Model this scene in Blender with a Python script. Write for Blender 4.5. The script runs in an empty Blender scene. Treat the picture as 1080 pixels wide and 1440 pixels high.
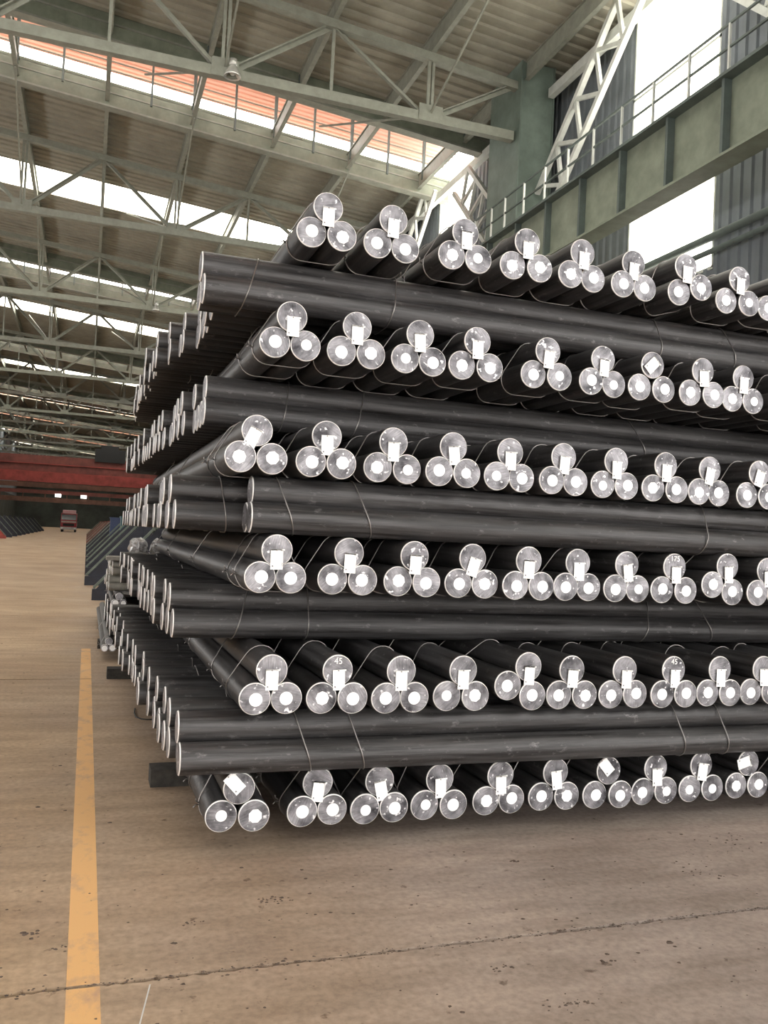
import bpy, math, random
from mathutils import Vector, Matrix

random.seed(7)
scene = bpy.context.scene
COL = scene.collection
PI = math.pi

# ------------------------------------------------------------------ camera
CAM_H = 1.6534
yaw, pitch, roll = math.radians(18.92), math.radians(1.662), math.radians(2.819)
fw = Vector((math.sin(yaw) * math.cos(pitch), math.cos(yaw) * math.cos(pitch), math.sin(pitch)))
rt0 = Vector((math.cos(yaw), -math.sin(yaw), 0))
up0 = rt0.cross(fw)
rt = rt0 * math.cos(roll) + up0 * math.sin(roll)
up = up0 * math.cos(roll) - rt0 * math.sin(roll)
cam_d = bpy.data.cameras.new('camera')
cam = bpy.data.objects.new('camera', cam_d)
COL.objects.link(cam)
M3 = Matrix((rt, up, -fw)).transposed()
cam.matrix_world = Matrix.Translation((0, 0, CAM_H)) @ M3.to_4x4()
cam_d.sensor_fit = 'VERTICAL'
cam_d.sensor_height = 36.0
cam_d.lens = 1214.25 * 36.0 / 1440.0
cam_d.clip_end = 1000
scene.camera = cam

# ------------------------------------------------------------------ sky (bright overcast) and exposure
world = bpy.data.worlds.new('sky')
scene.world = world
world.use_nodes = True
bg = world.node_tree.nodes['Background']
bg.inputs['Color'].default_value = (1.0, 0.97, 0.93, 1)
bg.inputs['Strength'].default_value = 9.0
vs = scene.view_settings
vs.view_transform = 'Standard'
vs.look = 'None'
vs.gamma = 1.0
vs.use_curve_mapping = False
vs.exposure = 0.15
scene.cycles.max_bounces = 6
scene.cycles.diffuse_bounces = 4
scene.cycles.transparent_max_bounces = 8
scene.cycles.sample_clamp_indirect = 6.0


def portal(loc, rot, sx, sy):
    """daylight opening: guides the sampling of the sky through it"""
    d = bpy.data.lights.new('sky_portal', 'AREA')
    d.shape = 'RECTANGLE'
    d.size, d.size_y = sx, sy
    d.cycles.is_portal = True
    o = bpy.data.objects.new('sky_portal', d)
    o.location = loc
    o.rotation_euler = rot
    COL.objects.link(o)


# ------------------------------------------------------------------ materials
MATS = {}


def mat(name, col, rough=0.7, metal=0.0, var=0.0, nscale=6.0, bump=0.0, stretch=None, col2=None, lo=0.35, hi=0.65, spec=0.5):
    m = bpy.data.materials.new(name)
    m.use_nodes = True
    nt = m.node_tree
    b = nt.nodes['Principled BSDF']
    b.inputs['Roughness'].default_value = rough
    b.inputs['Metallic'].default_value = metal
    b.inputs['Specular IOR Level'].default_value = spec
    b.inputs['Base Color'].default_value = (*col, 1)
    if var > 0 or col2 or bump:
        tc = nt.nodes.new('ShaderNodeTexCoord')
        mp = nt.nodes.new('ShaderNodeMapping')
        if stretch:
            mp.inputs['Scale'].default_value = stretch
        oi = nt.nodes.new('ShaderNodeObjectInfo')
        mul = nt.nodes.new('ShaderNodeMath')
        mul.operation = 'MULTIPLY'
        mul.inputs[1].default_value = 57.0
        nt.links.new(oi.outputs['Random'], mul.inputs[0])
        cmb = nt.nodes.new('ShaderNodeCombineXYZ')
        for i in range(3):
            nt.links.new(mul.outputs[0], cmb.inputs[i])
        nt.links.new(cmb.outputs[0], mp.inputs['Location'])
        nt.links.new(tc.outputs['Object'], mp.inputs['Vector'])
        nz = nt.nodes.new('ShaderNodeTexNoise')
        nz.inputs['Scale'].default_value = nscale
        nz.inputs['Detail'].default_value = 6
        nz.inputs['Roughness'].default_value = 0.65
        nt.links.new(mp.outputs[0], nz.inputs['Vector'])
        rp = nt.nodes.new('ShaderNodeValToRGB')
        c2 = col2 or tuple(max(0, c * (1 - var)) for c in col)
        c1 = col if col2 else tuple(min(1, c * (1 + var)) for c in col)
        rp.color_ramp.elements[0].position = lo
        rp.color_ramp.elements[1].position = hi
        rp.color_ramp.elements[0].color = (*c2, 1)
        rp.color_ramp.elements[1].color = (*c1, 1)
        nt.links.new(nz.outputs['Fac'], rp.inputs['Fac'])
        nt.links.new(rp.outputs['Color'], b.inputs['Base Color'])
        if bump:
            bp = nt.nodes.new('ShaderNodeBump')
            bp.inputs['Strength'].default_value = bump
            bp.inputs['Distance'].default_value = 0.01
            nt.links.new(nz.outputs['Fac'], bp.inputs['Height'])
            nt.links.new(bp.outputs['Normal'], b.inputs['Normal'])
    MATS[name] = m
    return m


mat('bar_rim', (0.90, 0.88, 0.87), 0.4, 0.2)
mat('sticker', (0.95, 0.95, 0.95), 0.5)
mat('wire', (0.30, 0.28, 0.27), 0.35, 0.8)
mat('chalk', (0.9, 0.9, 0.88), 0.9)
mat('ink', (0.25, 0.25, 0.27), 0.8)
mat('timber', (0.030, 0.026, 0.022), 0.9, var=0.5, nscale=14)
mat('roof_sheet', (0.33, 0.315, 0.255), 0.75, var=0.12, nscale=1.2)
mat('steel_paint', (0.27, 0.28, 0.235), 0.6, var=0.12, nscale=3.5)
mat('girder_paint', (0.21, 0.235, 0.18), 0.6, var=0.2, nscale=1.5)
mat('girder_dark', (0.10, 0.125, 0.115), 0.6, var=0.2, nscale=1.5)
mat('column_paint', (0.16, 0.205, 0.175), 0.6, var=0.2, nscale=1.2)
mat('white_paint', (0.62, 0.64, 0.60), 0.5, var=0.1, nscale=3)
mat('wall_sheet', (0.17, 0.19, 0.21), 0.6, var=0.12, nscale=1.0)
mat('red_paint', (0.32, 0.055, 0.045), 0.55, var=0.3, nscale=0.8)
mat('red_dark', (0.16, 0.045, 0.035), 0.6, var=0.3, nscale=0.8)
mat('brown_paint', (0.13, 0.06, 0.04), 0.6, var=0.3, nscale=0.8)
mat('truck_red', (0.45, 0.045, 0.06), 0.35)
mat('black', (0.012, 0.012, 0.013), 0.6)
mat('dark_glass', (0.04, 0.045, 0.05), 0.1)
mat('light_grey', (0.55, 0.55, 0.53), 0.6, var=0.15, nscale=5)
mat('navy_paint', (0.014, 0.016, 0.028), 0.5, var=0.3, nscale=3)
mat('rack_edge', (0.13, 0.16, 0.13), 0.5, var=0.3, nscale=3)
mat('red_rack', (0.30, 0.05, 0.04), 0.6, var=0.3, nscale=3)
mat('blue_paint', (0.03, 0.05, 0.12), 0.5)
mat('teal_paint', (0.035, 0.10, 0.115), 0.5)
mat('end_wall', (0.035, 0.042, 0.036), 0.8, var=0.4, nscale=0.3)
mat('dirt', (0.10, 0.072, 0.056), 0.95, var=0.4, nscale=30)
mat('pale_bar', (0.20, 0.19, 0.165), 0.6, var=0.2, nscale=8)
mat('plastic_wrap', (0.30, 0.295, 0.30), 0.25, var=0.5, nscale=30)
mat('lamp_metal', (0.75, 0.75, 0.72), 0.25, 0.6)
mat('lamp_glow', (1, 1, 1), 0.5)
MATS['lamp_glow'].node_tree.nodes['Principled BSDF'].inputs['Emission Color'].default_value = (1, 0.97, 0.92, 1)
MATS['lamp_glow'].node_tree.nodes['Principled BSDF'].inputs['Emission Strength'].default_value = 2.5
mat('base_dark', (0.05, 0.04, 0.034), 0.95)


def mat_glass(name, tint):
    m = bpy.data.materials.new(name)
    m.use_nodes = True
    nt = m.node_tree
    nt.nodes.clear()
    out = nt.nodes.new('ShaderNodeOutputMaterial')
    tr = nt.nodes.new('ShaderNodeBsdfTransparent')
    tr.inputs['Color'].default_value = (*tint, 1)
    gl = nt.nodes.new('ShaderNodeBsdfGlossy')
    gl.inputs['Roughness'].default_value = 0.25
    mx = nt.nodes.new('ShaderNodeMixShader')
    mx.inputs[0].default_value = 0.05
    nt.links.new(tr.outputs[0], mx.inputs[1])
    nt.links.new(gl.outputs[0], mx.inputs[2])
    nt.links.new(mx.outputs[0], out.inputs['Surface'])
    MATS[name] = m


mat_glass('skylight_pane', (0.93, 0.92, 0.88))


def mat_translucent(name, col, fac):
    m = bpy.data.materials.new(name)
    m.use_nodes = True
    nt = m.node_tree
    b = nt.nodes['Principled BSDF']
    b.inputs['Base Color'].default_value = (*col, 1)
    b.inputs['Roughness'].default_value = 0.7
    t = nt.nodes.new('ShaderNodeBsdfTranslucent')
    t.inputs['Color'].default_value = (*col, 1)
    mx = nt.nodes.new('ShaderNodeMixShader')
    mx.inputs[0].default_value = fac
    nt.links.new(b.outputs[0], mx.inputs[1])
    nt.links.new(t.outputs[0], mx.inputs[2])
    nt.links.new(mx.outputs[0], nt.nodes['Material Output'].inputs['Surface'])
    MATS[name] = m


mat_translucent('red_sheet', (0.72, 0.50, 0.42), 0.30)     # light-passing red plastic sheet


def mat_end():
    """sawn bar end: grey steel with arc-shaped saw marks and patches of bright scuffed metal"""
    m = bpy.data.materials.new('bar_end')
    m.use_nodes = True
    nt = m.node_tree
    N, L = nt.nodes, nt.links
    b = N['Principled BSDF']
    b.inputs['Roughness'].default_value = 0.45
    b.inputs['Metallic'].default_value = 0.35
    tc = N.new('ShaderNodeTexCoord')
    oi = N.new('ShaderNodeObjectInfo')
    mul = N.new('ShaderNodeMath'); mul.operation = 'MULTIPLY'; mul.inputs[1].default_value = 91.0
    L.new(oi.outputs['Random'], mul.inputs[0])
    cmb = N.new('ShaderNodeCombineXYZ')
    for i in range(3):
        L.new(mul.outputs[0], cmb.inputs[i])
    add = N.new('ShaderNodeVectorMath'); add.operation = 'ADD'
    L.new(tc.outputs['Object'], add.inputs[0]); L.new(cmb.outputs[0], add.inputs[1])
    n1 = N.new('ShaderNodeTexNoise'); n1.inputs['Scale'].default_value = 11; n1.inputs['Detail'].default_value = 4
    L.new(add.outputs[0], n1.inputs['Vector'])
    r1 = N.new('ShaderNodeValToRGB')
    r1.color_ramp.elements[0].position = 0.3; r1.color_ramp.elements[0].color = (0.036, 0.034, 0.040, 1)
    r1.color_ramp.elements[1].position = 0.72; r1.color_ramp.elements[1].color = (0.37, 0.36, 0.385, 1)
    L.new(n1.outputs['Fac'], r1.inputs['Fac'])
    mp = N.new('ShaderNodeMapping'); mp.inputs['Scale'].default_value = (1, 1, 9)
    L.new(add.outputs[0], mp.inputs['Vector'])
    n2 = N.new('ShaderNodeTexNoise'); n2.inputs['Scale'].default_value = 18; n2.inputs['Detail'].default_value = 2
    L.new(mp.outputs[0], n2.inputs['Vector'])
    mx = N.new('ShaderNodeMix'); mx.data_type = 'RGBA'; mx.blend_type = 'OVERLAY'
    mx.inputs['Factor'].default_value = 0.6
    L.new(r1.outputs['Color'], mx.inputs['A']); L.new(n2.outputs['Fac'], mx.inputs['B'])
    n3 = N.new('ShaderNodeTexNoise'); n3.inputs['Scale'].default_value = 38; n3.inputs['Detail'].default_value = 1
    L.new(add.outputs[0], n3.inputs['Vector'])
    r3 = N.new('ShaderNodeValToRGB')
    r3.color_ramp.elements[0].position = 0.66; r3.color_ramp.elements[0].color = (0, 0, 0, 1)
    r3.color_ramp.elements[1].position = 0.74; r3.color_ramp.elements[1].color = (1, 1, 1, 1)
    L.new(n3.outputs['Fac'], r3.inputs['Fac'])
    m2 = N.new('ShaderNodeMix'); m2.data_type = 'RGBA'
    L.new(r3.outputs['Color'], m2.inputs['Factor'])
    L.new(mx.outputs['Result'], m2.inputs['A']); m2.inputs['B'].default_value = (0.78, 0.77, 0.79, 1)
    L.new(m2.outputs['Result'], b.inputs['Base Color'])
    MATS['bar_end'] = m


mat_end()


def mat_bar():
    """black mill scale with long streaks and rubbed grey flecks"""
    m = bpy.data.materials.new('bar_body')
    m.use_nodes = True
    nt = m.node_tree
    N, L = nt.nodes, nt.links
    b = N['Principled BSDF']
    b.inputs['Metallic'].default_value = 0.2
    tc = N.new('ShaderNodeTexCoord')
    oi = N.new('ShaderNodeObjectInfo')
    mul = N.new('ShaderNodeMath'); mul.operation = 'MULTIPLY'; mul.inputs[1].default_value = 43.0
    L.new(oi.outputs['Random'], mul.inputs[0])
    cmb = N.new('ShaderNodeCombineXYZ')
    for i in range(3):
        L.new(mul.outputs[0], cmb.inputs[i])

    def noise(sc, stretch, det=5):
        mp = N.new('ShaderNodeMapping'); mp.inputs['Scale'].default_value = stretch
        L.new(tc.outputs['Object'], mp.inputs['Vector']); L.new(cmb.outputs[0], mp.inputs['Location'])
        n = N.new('ShaderNodeTexNoise'); n.inputs['Scale'].default_value = sc; n.inputs['Detail'].default_value = det
        n.inputs['Roughness'].default_value = 0.7
        L.new(mp.outputs[0], n.inputs['Vector'])
        return n
    streak = noise(34, (1, 0.035, 1))
    fleck = noise(24, (1, 0.45, 1))
    r1 = N.new('ShaderNodeValToRGB')
    r1.color_ramp.elements[0].position = 0.35; r1.color_ramp.elements[0].color = (0.014, 0.0125, 0.0125, 1)
    r1.color_ramp.elements[1].position = 0.75; r1.color_ramp.elements[1].color = (0.10, 0.096, 0.098, 1)
    L.new(streak.outputs['Fac'], r1.inputs['Fac'])
    r2 = N.new('ShaderNodeValToRGB')
    r2.color_ramp.elements[0].position = 0.60; r2.color_ramp.elements[0].color = (0, 0, 0, 1)
    r2.color_ramp.elements[1].position = 0.78; r2.color_ramp.elements[1].color = (1, 1, 1, 1)
    L.new(fleck.outputs['Fac'], r2.inputs['Fac'])
    mx = N.new('ShaderNodeMix'); mx.data_type = 'RGBA'
    L.new(r2.outputs['Color'], mx.inputs['Factor']); L.new(r1.outputs['Color'], mx.inputs['A'])
    mx.inputs['B'].default_value = (0.20, 0.19, 0.19, 1)
    L.new(mx.outputs['Result'], b.inputs['Base Color'])
    rr = N.new('ShaderNodeMapRange'); rr.inputs['To Min'].default_value = 0.32; rr.inputs['To Max'].default_value = 0.62
    L.new(streak.outputs['Fac'], rr.inputs['Value']); L.new(rr.outputs[0], b.inputs['Roughness'])
    bp = N.new('ShaderNodeBump'); bp.inputs['Strength'].default_value = 0.5; bp.inputs['Distance'].default_value = 0.004
    L.new(fleck.outputs['Fac'], bp.inputs['Height']); L.new(bp.outputs['Normal'], b.inputs['Normal'])
    MATS['bar_body'] = m


mat_bar()


def mat_tag():
    """white printed card: a few faint grey lines of print and two small marks at the bottom"""
    m = bpy.data.materials.new('tag_card')
    m.use_nodes = True
    nt = m.node_tree
    N, L = nt.nodes, nt.links
    b = N['Principled BSDF']
    b.inputs['Roughness'].default_value = 0.5
    tc = N.new('ShaderNodeTexCoord')
    mp = N.new('ShaderNodeMapping'); mp.inputs['Scale'].default_value = (140, 1, 110)
    L.new(tc.outputs['Object'], mp.inputs['Vector'])
    w = N.new('ShaderNodeTexNoise'); w.inputs['Scale'].default_value = 1.0; w.inputs['Detail'].default_value = 1
    L.new(mp.outputs[0], w.inputs['Vector'])
    rp = N.new('ShaderNodeValToRGB')
    rp.color_ramp.elements[0].position = 0.27; rp.color_ramp.elements[0].color = (0.5, 0.5, 0.52, 1)
    rp.color_ramp.elements[1].position = 0.36; rp.color_ramp.elements[1].color = (0.95, 0.94, 0.93, 1)
    L.new(w.outputs['Fac'], rp.inputs['Fac'])
    L.new(rp.outputs['Color'], b.inputs['Base Color'])
    MATS['tag_card'] = m


mat_tag()


def mat_floor():
    m = bpy.data.materials.new('concrete')
    m.use_nodes = True
    nt = m.node_tree
    N, L = nt.nodes, nt.links
    b = N['Principled BSDF']
    tc = N.new('ShaderNodeTexCoord')

    def noise(scale, detail=5, vec=None, rough=0.6):
        n = N.new('ShaderNodeTexNoise'); n.inputs['Scale'].default_value = scale
        n.inputs['Detail'].default_value = detail; n.inputs['Roughness'].default_value = rough
        L.new(vec or tc.outputs['Object'], n.inputs['Vector'])
        return n

    def ramp(n, p0, c0, p1, c1):
        r = N.new('ShaderNodeValToRGB')
        r.color_ramp.elements[0].position = p0; r.color_ramp.elements[0].color = (*c0, 1)
        r.color_ramp.elements[1].position = p1; r.color_ramp.elements[1].color = (*c1, 1)
        L.new(n.outputs['Fac'], r.inputs['Fac'])
        return r

    def mixc(kind, fac, a, bb):
        x = N.new('ShaderNodeMix'); x.data_type = 'RGBA'; x.blend_type = kind
        x.inputs['Factor'].default_value = fac
        L.new(a, x.inputs['A']); L.new(bb, x.inputs['B'])
        return x.outputs['Result']
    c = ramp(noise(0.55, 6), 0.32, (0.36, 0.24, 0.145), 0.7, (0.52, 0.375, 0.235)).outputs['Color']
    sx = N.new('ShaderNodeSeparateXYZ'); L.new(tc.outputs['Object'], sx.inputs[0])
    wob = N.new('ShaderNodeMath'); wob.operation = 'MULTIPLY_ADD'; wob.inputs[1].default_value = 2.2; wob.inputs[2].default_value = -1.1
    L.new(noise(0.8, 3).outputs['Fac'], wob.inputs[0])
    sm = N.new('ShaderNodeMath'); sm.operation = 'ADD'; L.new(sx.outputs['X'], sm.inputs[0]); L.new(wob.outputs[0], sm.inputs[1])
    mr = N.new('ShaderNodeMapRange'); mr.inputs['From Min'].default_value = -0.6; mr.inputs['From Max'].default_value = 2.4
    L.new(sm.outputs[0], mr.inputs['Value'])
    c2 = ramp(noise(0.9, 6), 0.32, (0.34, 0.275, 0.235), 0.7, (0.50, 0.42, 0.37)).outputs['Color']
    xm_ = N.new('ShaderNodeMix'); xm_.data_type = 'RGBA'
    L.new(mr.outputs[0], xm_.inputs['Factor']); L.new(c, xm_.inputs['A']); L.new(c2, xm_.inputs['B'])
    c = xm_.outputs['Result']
    fine = ramp(noise(30, 4), 0.3, (0.45, 0.45, 0.45), 0.62, (1, 1, 1)).outputs['Color']
    c = mixc('MULTIPLY', 0.5, c, fine)
    mp = N.new('ShaderNodeMapping'); mp.inputs['Scale'].default_value = (0.9, 4.5, 1); mp.inputs['Rotation'].default_value = (0, 0, 0.35)
    L.new(tc.outputs['Object'], mp.inputs['Vector'])
    scr = ramp(noise(1.4, 4, mp.outputs[0]), 0.38, (0.62, 0.60, 0.58), 0.60, (1, 1, 1)).outputs['Color']
    c = mixc('MULTIPLY', 0.55, c, scr)
    spots = ramp(noise(13, 4, None, 0.6), 0.64, (1, 1, 1), 0.72, (0.36, 0.31, 0.28)).outputs['Color']
    c = mixc('MULTIPLY', 0.85, c, spots)
    L.new(c, b.inputs['Base Color'])
    b.inputs['Roughness'].default_value = 0.62
    b.inputs['Specular IOR Level'].default_value = 0.35
    bp = N.new('ShaderNodeBump'); bp.inputs['Strength'].default_value = 0.25; bp.inputs['Distance'].default_value = 0.004
    L.new(noise(22, 5).outputs['Fac'], bp.inputs['Height'])
    L.new(bp.outputs['Normal'], b.inputs['Normal'])
    MATS['concrete'] = m


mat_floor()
mat('line_paint', (0.72, 0.42, 0.17), 0.6, col2=(0.46, 0.29, 0.18), nscale=9, stretch=(1, 0.6, 1), lo=0.28, hi=0.5)


# ------------------------------------------------------------------ mesh helpers
class MB:
    def __init__(self):
        self.v, self.f, self.mi, self.smooth = [], [], [], []

    def face(self, idx, mi=0, sm=False):
        self.f.append(idx); self.mi.append(mi); self.smooth.append(sm)

    def box(self, x0, x1, y0, y1, z0, z1, mi=0):
        n = len(self.v)
        self.v += [(x0, y0, z0), (x1, y0, z0), (x1, y1, z0), (x0, y1, z0), (x0, y0, z1), (x1, y0, z1), (x1, y1, z1), (x0, y1, z1)]
        for q in ((3, 2, 1, 0), (4, 5, 6, 7), (0, 1, 5, 4), (1, 2, 6, 5), (2, 3, 7, 6), (3, 0, 4, 7)):
            self.face([n + i for i in q], mi)
        return self

    def beam(self, p0, p1, w, h, mi=0, upv=(0, 0, 1)):
        p0, p1 = Vector(p0), Vector(p1)
        d = (p1 - p0).normalized()
        u = Vector(upv)
        if abs(d.dot(u)) > 0.98:
            u = Vector((0, 1, 0))
        s = d.cross(u).normalized()
        t = s.cross(d).normalized()
        n = len(self.v)
        for p in (p0, p1):
            for a, c in ((-1, -1), (1, -1), (1, 1), (-1, 1)):
                self.v.append(tuple(p + s * (a * w / 2) + t * (c * h / 2)))
        for q in ((0, 1, 2, 3), (7, 6, 5, 4), (0, 4, 5, 1), (1, 5, 6, 2), (2, 6, 7, 3), (3, 7, 4, 0)):
            self.face([n + i for i in q], mi)
        return self

    def angle(self, p0, p1, w, t=0.02, upv=(0, 0, 1)):
        """an L-section bar"""
        p0, p1 = Vector(p0), Vector(p1)
        d = (p1 - p0).normalized()
        u = Vector(upv)
        if abs(d.dot(u)) > 0.98:
            u = Vector((0, 1, 0))
        s = d.cross(u).normalized()
        tt = s.cross(d).normalized()
        self.beam(p0 + tt * (w / 2), p1 + tt * (w / 2), w, t, 0, upv)
        self.beam(p0 + s * (w / 2), p1 + s * (w / 2), t, w, 0, upv)
        return self

    def tube(self, pts, r, n=6, mi=0, closed=False):
        pts = [Vector(p) for p in pts]
        k = len(pts)
        base = len(self.v)
        prev = None
        for i, p in enumerate(pts):
            a = pts[(i - 1) % k] if (closed or i > 0) else p
            c = pts[(i + 1) % k] if (closed or i < k - 1) else p
            d = (c - a).normalized()
            if prev is None:
                u = Vector((0, 0, 1)) if abs(d.z) < 0.9 else Vector((0, 1, 0))
                s = d.cross(u).normalized()
            else:
                s = (prev - d * prev.dot(d)).normalized()
            prev = s
            t = d.cross(s)
            for j in range(n):
                an = 2 * PI * j / n
                self.v.append(tuple(p + s * (r * math.cos(an)) + t * (r * math.sin(an))))
        for i in range(k if closed else k - 1):
            for j in range(n):
                a = base + i * n + j
                b2 = base + i * n + (j + 1) % n
                c = base + ((i + 1) % k) * n + (j + 1) % n
                d2 = base + ((i + 1) % k) * n + j
                self.face([a, b2, c, d2], mi, True)
        if not closed:
            self.face([base + j for j in range(n)][::-1], mi)
            self.face([base + (k - 1) * n + j for j in range(n)], mi)
        return self

    def lathe(self, prof, n=24, c=(0, 0, 0), mis=None, axis='z', smooth=True):
        """prof: (radius, height) points; open ends are capped when radius > 0"""
        base = len(self.v)
        for (r, h) in prof:
            for j in range(n):
                a = 2 * PI * j / n
                if axis == 'z':
                    p = (c[0] + r * math.cos(a), c[1] + r * math.sin(a), c[2] + h)
                elif axis == 'y':
                    p = (c[0] + r * math.cos(a), c[1] + h, c[2] + r * math.sin(a))
                else:
                    p = (c[0] + h, c[1] + r * math.cos(a), c[2] + r * math.sin(a))
                self.v.append(p)
        for i in range(len(prof) - 1):
            for j in range(n):
                self.face([base + i * n + j, base + i * n + (j + 1) % n, base + (i + 1) * n + (j + 1) % n, base + (i + 1) * n + j],
                          mis[i] if mis else 0, smooth)
        m0 = mis[-1] if mis else 0
        self.face([base + j for j in range(n)][::-1], m0)
        self.face([base + (len(prof) - 1) * n + j for j in range(n)], m0)
        return self

    def prism(self, poly, a0, a1, axis='x', mi=0):
        """poly: list of 2-D points extruded along axis"""
        n, base = len(poly), len(self.v)
        for a in (a0, a1):
            for (p, q) in poly:
                self.v.append({'x': (a, p, q), 'y': (p, a, q), 'z': (p, q, a)}[axis])
        self.face([base + i for i in range(n)][::-1], mi)
        self.face([base + n + i for i in range(n)], mi)
        for i in range(n):
            j = (i + 1) % n
            self.face([base + i, base + j, base + n + j, base + n + i], mi)
        return self

    def mesh(self, name, mats):
        me = bpy.data.meshes.new(name)
        me.from_pydata(self.v, [], self.f)
        for m in (mats if isinstance(mats, (list, tuple)) else [mats]):
            me.materials.append(MATS[m])
        me.polygons.foreach_set('material_index', self.mi)
        me.polygons.foreach_set('use_smooth', self.smooth)
        me.update()
        return me

    def build(self, name, mats, parent=None):
        return obj(name, self.mesh(name, mats), parent)


def obj(name, me, parent=None, loc=None, rot=None):
    o = bpy.data.objects.new(name, me)
    COL.objects.link(o)
    if parent is not None:
        o.parent = parent
    if loc is not None:
        o.location = loc
    if rot is not None:
        o.rotation_euler = rot
    return o


def tag(o, label, cat, group=None, kind=None):
    o['label'] = label
    o['category'] = cat
    if group:
        o['group'] = group
    if kind:
        o['kind'] = kind
    return o


def empty(name, loc=(0, 0, 0), rot=(0, 0, 0)):
    o = bpy.data.objects.new(name, None)
    o.empty_display_size = 0.2
    o.location = loc
    o.rotation_euler = rot
    COL.objects.link(o)
    return o


ORD = ['first', 'second', 'third', 'fourth', 'fifth', 'sixth', 'seventh', 'eighth', 'ninth', 'tenth', 'eleventh', 'twelfth',
       'thirteenth', 'fourteenth', 'fifteenth', 'sixteenth', 'seventeenth', 'eighteenth', 'nineteenth', 'twentieth']

# ================================================================== SETTING
XW = 14.2            # right wall
XL = -17.5           # left wall
YB, YE = -14.0, 240.0
DOOR = (-8.0, 4.0, 6.0)    # unseen gateway behind the camera, sized for light on the bar ends: x0, x1, height
TR0, TRP = 25.36, 14.7      # trusses along the hall
PER = 29.4                  # skylight period = two truss bays
PURX = [12.79 - 3.24 * k for k in range(10)]     # purlin lines


def roof_z(x):
    return 18.57 - 0.087 * x


# ---- floor: cast slabs with open joints over a dark bed
floor = empty('floor')
tag(floor, 'dusty tan concrete hall floor with open joints between slabs', 'floor', kind='structure')
MB().box(XL, XW, YB, YE, -0.30, -0.035).build('floor_bed', 'base_dark', floor)
ys = [YB, -9.52, -3.12, 3.28, 9.68, 16.08, 22.5, 28.9, 41.7, 60, 90, 140, YE]
rj = random.Random(3)
for a, b in zip(ys[:-1], ys[1:]):
    def edge(y, sgn):
        if abs(y) > 20 or y <= YB:
            return [(XL, y), (XW, y)]
        pts = []
        nn = 260 if abs(y - 3.28) < 0.1 else 60
        w = 0.008 if abs(y - 3.28) < 0.1 else 0.009
        for i in range(nn + 1):
            x = XL + (XW - XL) * i / nn
            if abs(y - 3.28) < 0.1:
                x = XL if i == 0 else (XW if i == nn else -1.5 + 6.5 * (i - 1) / (nn - 2))
            pts.append((x, y + sgn * (w + rj.uniform(-0.004, 0.012))))
        return pts
    lo, hi = edge(a, 1), edge(b, -1)
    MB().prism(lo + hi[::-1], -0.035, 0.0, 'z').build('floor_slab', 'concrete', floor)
# worn yellow aisle line painted on the slabs
pl = MB()
pl.box(0.022, 0.136, -8.0, 3.268, 0.0, 0.0012)
pl.box(0.022, 0.136, 3.292, 9.665, 0.0, 0.0012)
pl.box(0.022, 0.136, 9.695, 12.0, 0.0, 0.0012)
pl.build('painted_line', 'line_paint', floor)
MB().beam((0.25, 2.95, 0.0004), (0.308, 3.24, 0.0004), 0.005, 0.0012).build('chalk_scratch', 'light_grey', floor)


# ---- right wall: ribbed sheets with tall glazed bays
def ribbed(axis, a0, a1, period, depth, thick):
    """closed ribbed profile in (a, depth) plane"""
    pts = []
    n = max(1, int(round((a1 - a0) / period)))
    p = (a1 - a0) / n
    for i in range(n):
        s = a0 + i * p
        pts += [(s, 0), (s + p * 0.45, 0), (s + p * 0.55, depth), (s + p * 0.92, depth)]
    pts.append((a1, 0))
    return pts


def ribbed_mesh(mb, pts, put, e0, e1, thick):
    """pts (a, d); put(a, d, e) -> xyz ; extruded e0..e1, with thickness"""
    n, base = len(pts), len(mb.v)
    for e in (e0, e1):
        for (a, d) in pts:
            mb.v.append(put(a, d, e))
        for (a, d) in pts:
            mb.v.append(put(a, d + thick, e))
    A, B, C, D = base, base + n, base + 2 * n, base + 3 * n
    for i in range(n - 1):
        mb.face([A + i, A + i + 1, C + i + 1, C + i])
        mb.face([B + i + 1, B + i, D + i, D + i + 1])
        mb.face([A + i + 1, A + i, B + i, B + i + 1])
        mb.face([C + i, C + i + 1, D + i + 1, D + i])
    mb.face([A, C, D, B])
    mb.face([A + n - 1, B + n - 1, D + n - 1, C + n - 1])
    return mb


wall_r = empty('wall_right')
tag(wall_r, 'ribbed blue-grey sheet wall behind the crane girder', 'wall', kind='structure')
WTOP = roof_z(XW) + 0.1


def wall_piece(y0, y1, z0, z1):
    if y1 - y0 < 0.05:
        return
    mb = MB()
    ribbed_mesh(mb, ribbed('y', y0, y1, 0.35, 0.06, 0.02), lambda a, d, e: (XW + 0.02 - d + 0.06, a, e), z0, z1, 0.03)
    mb.build('wall_sheet', 'wall_sheet', wall_r)


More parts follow.
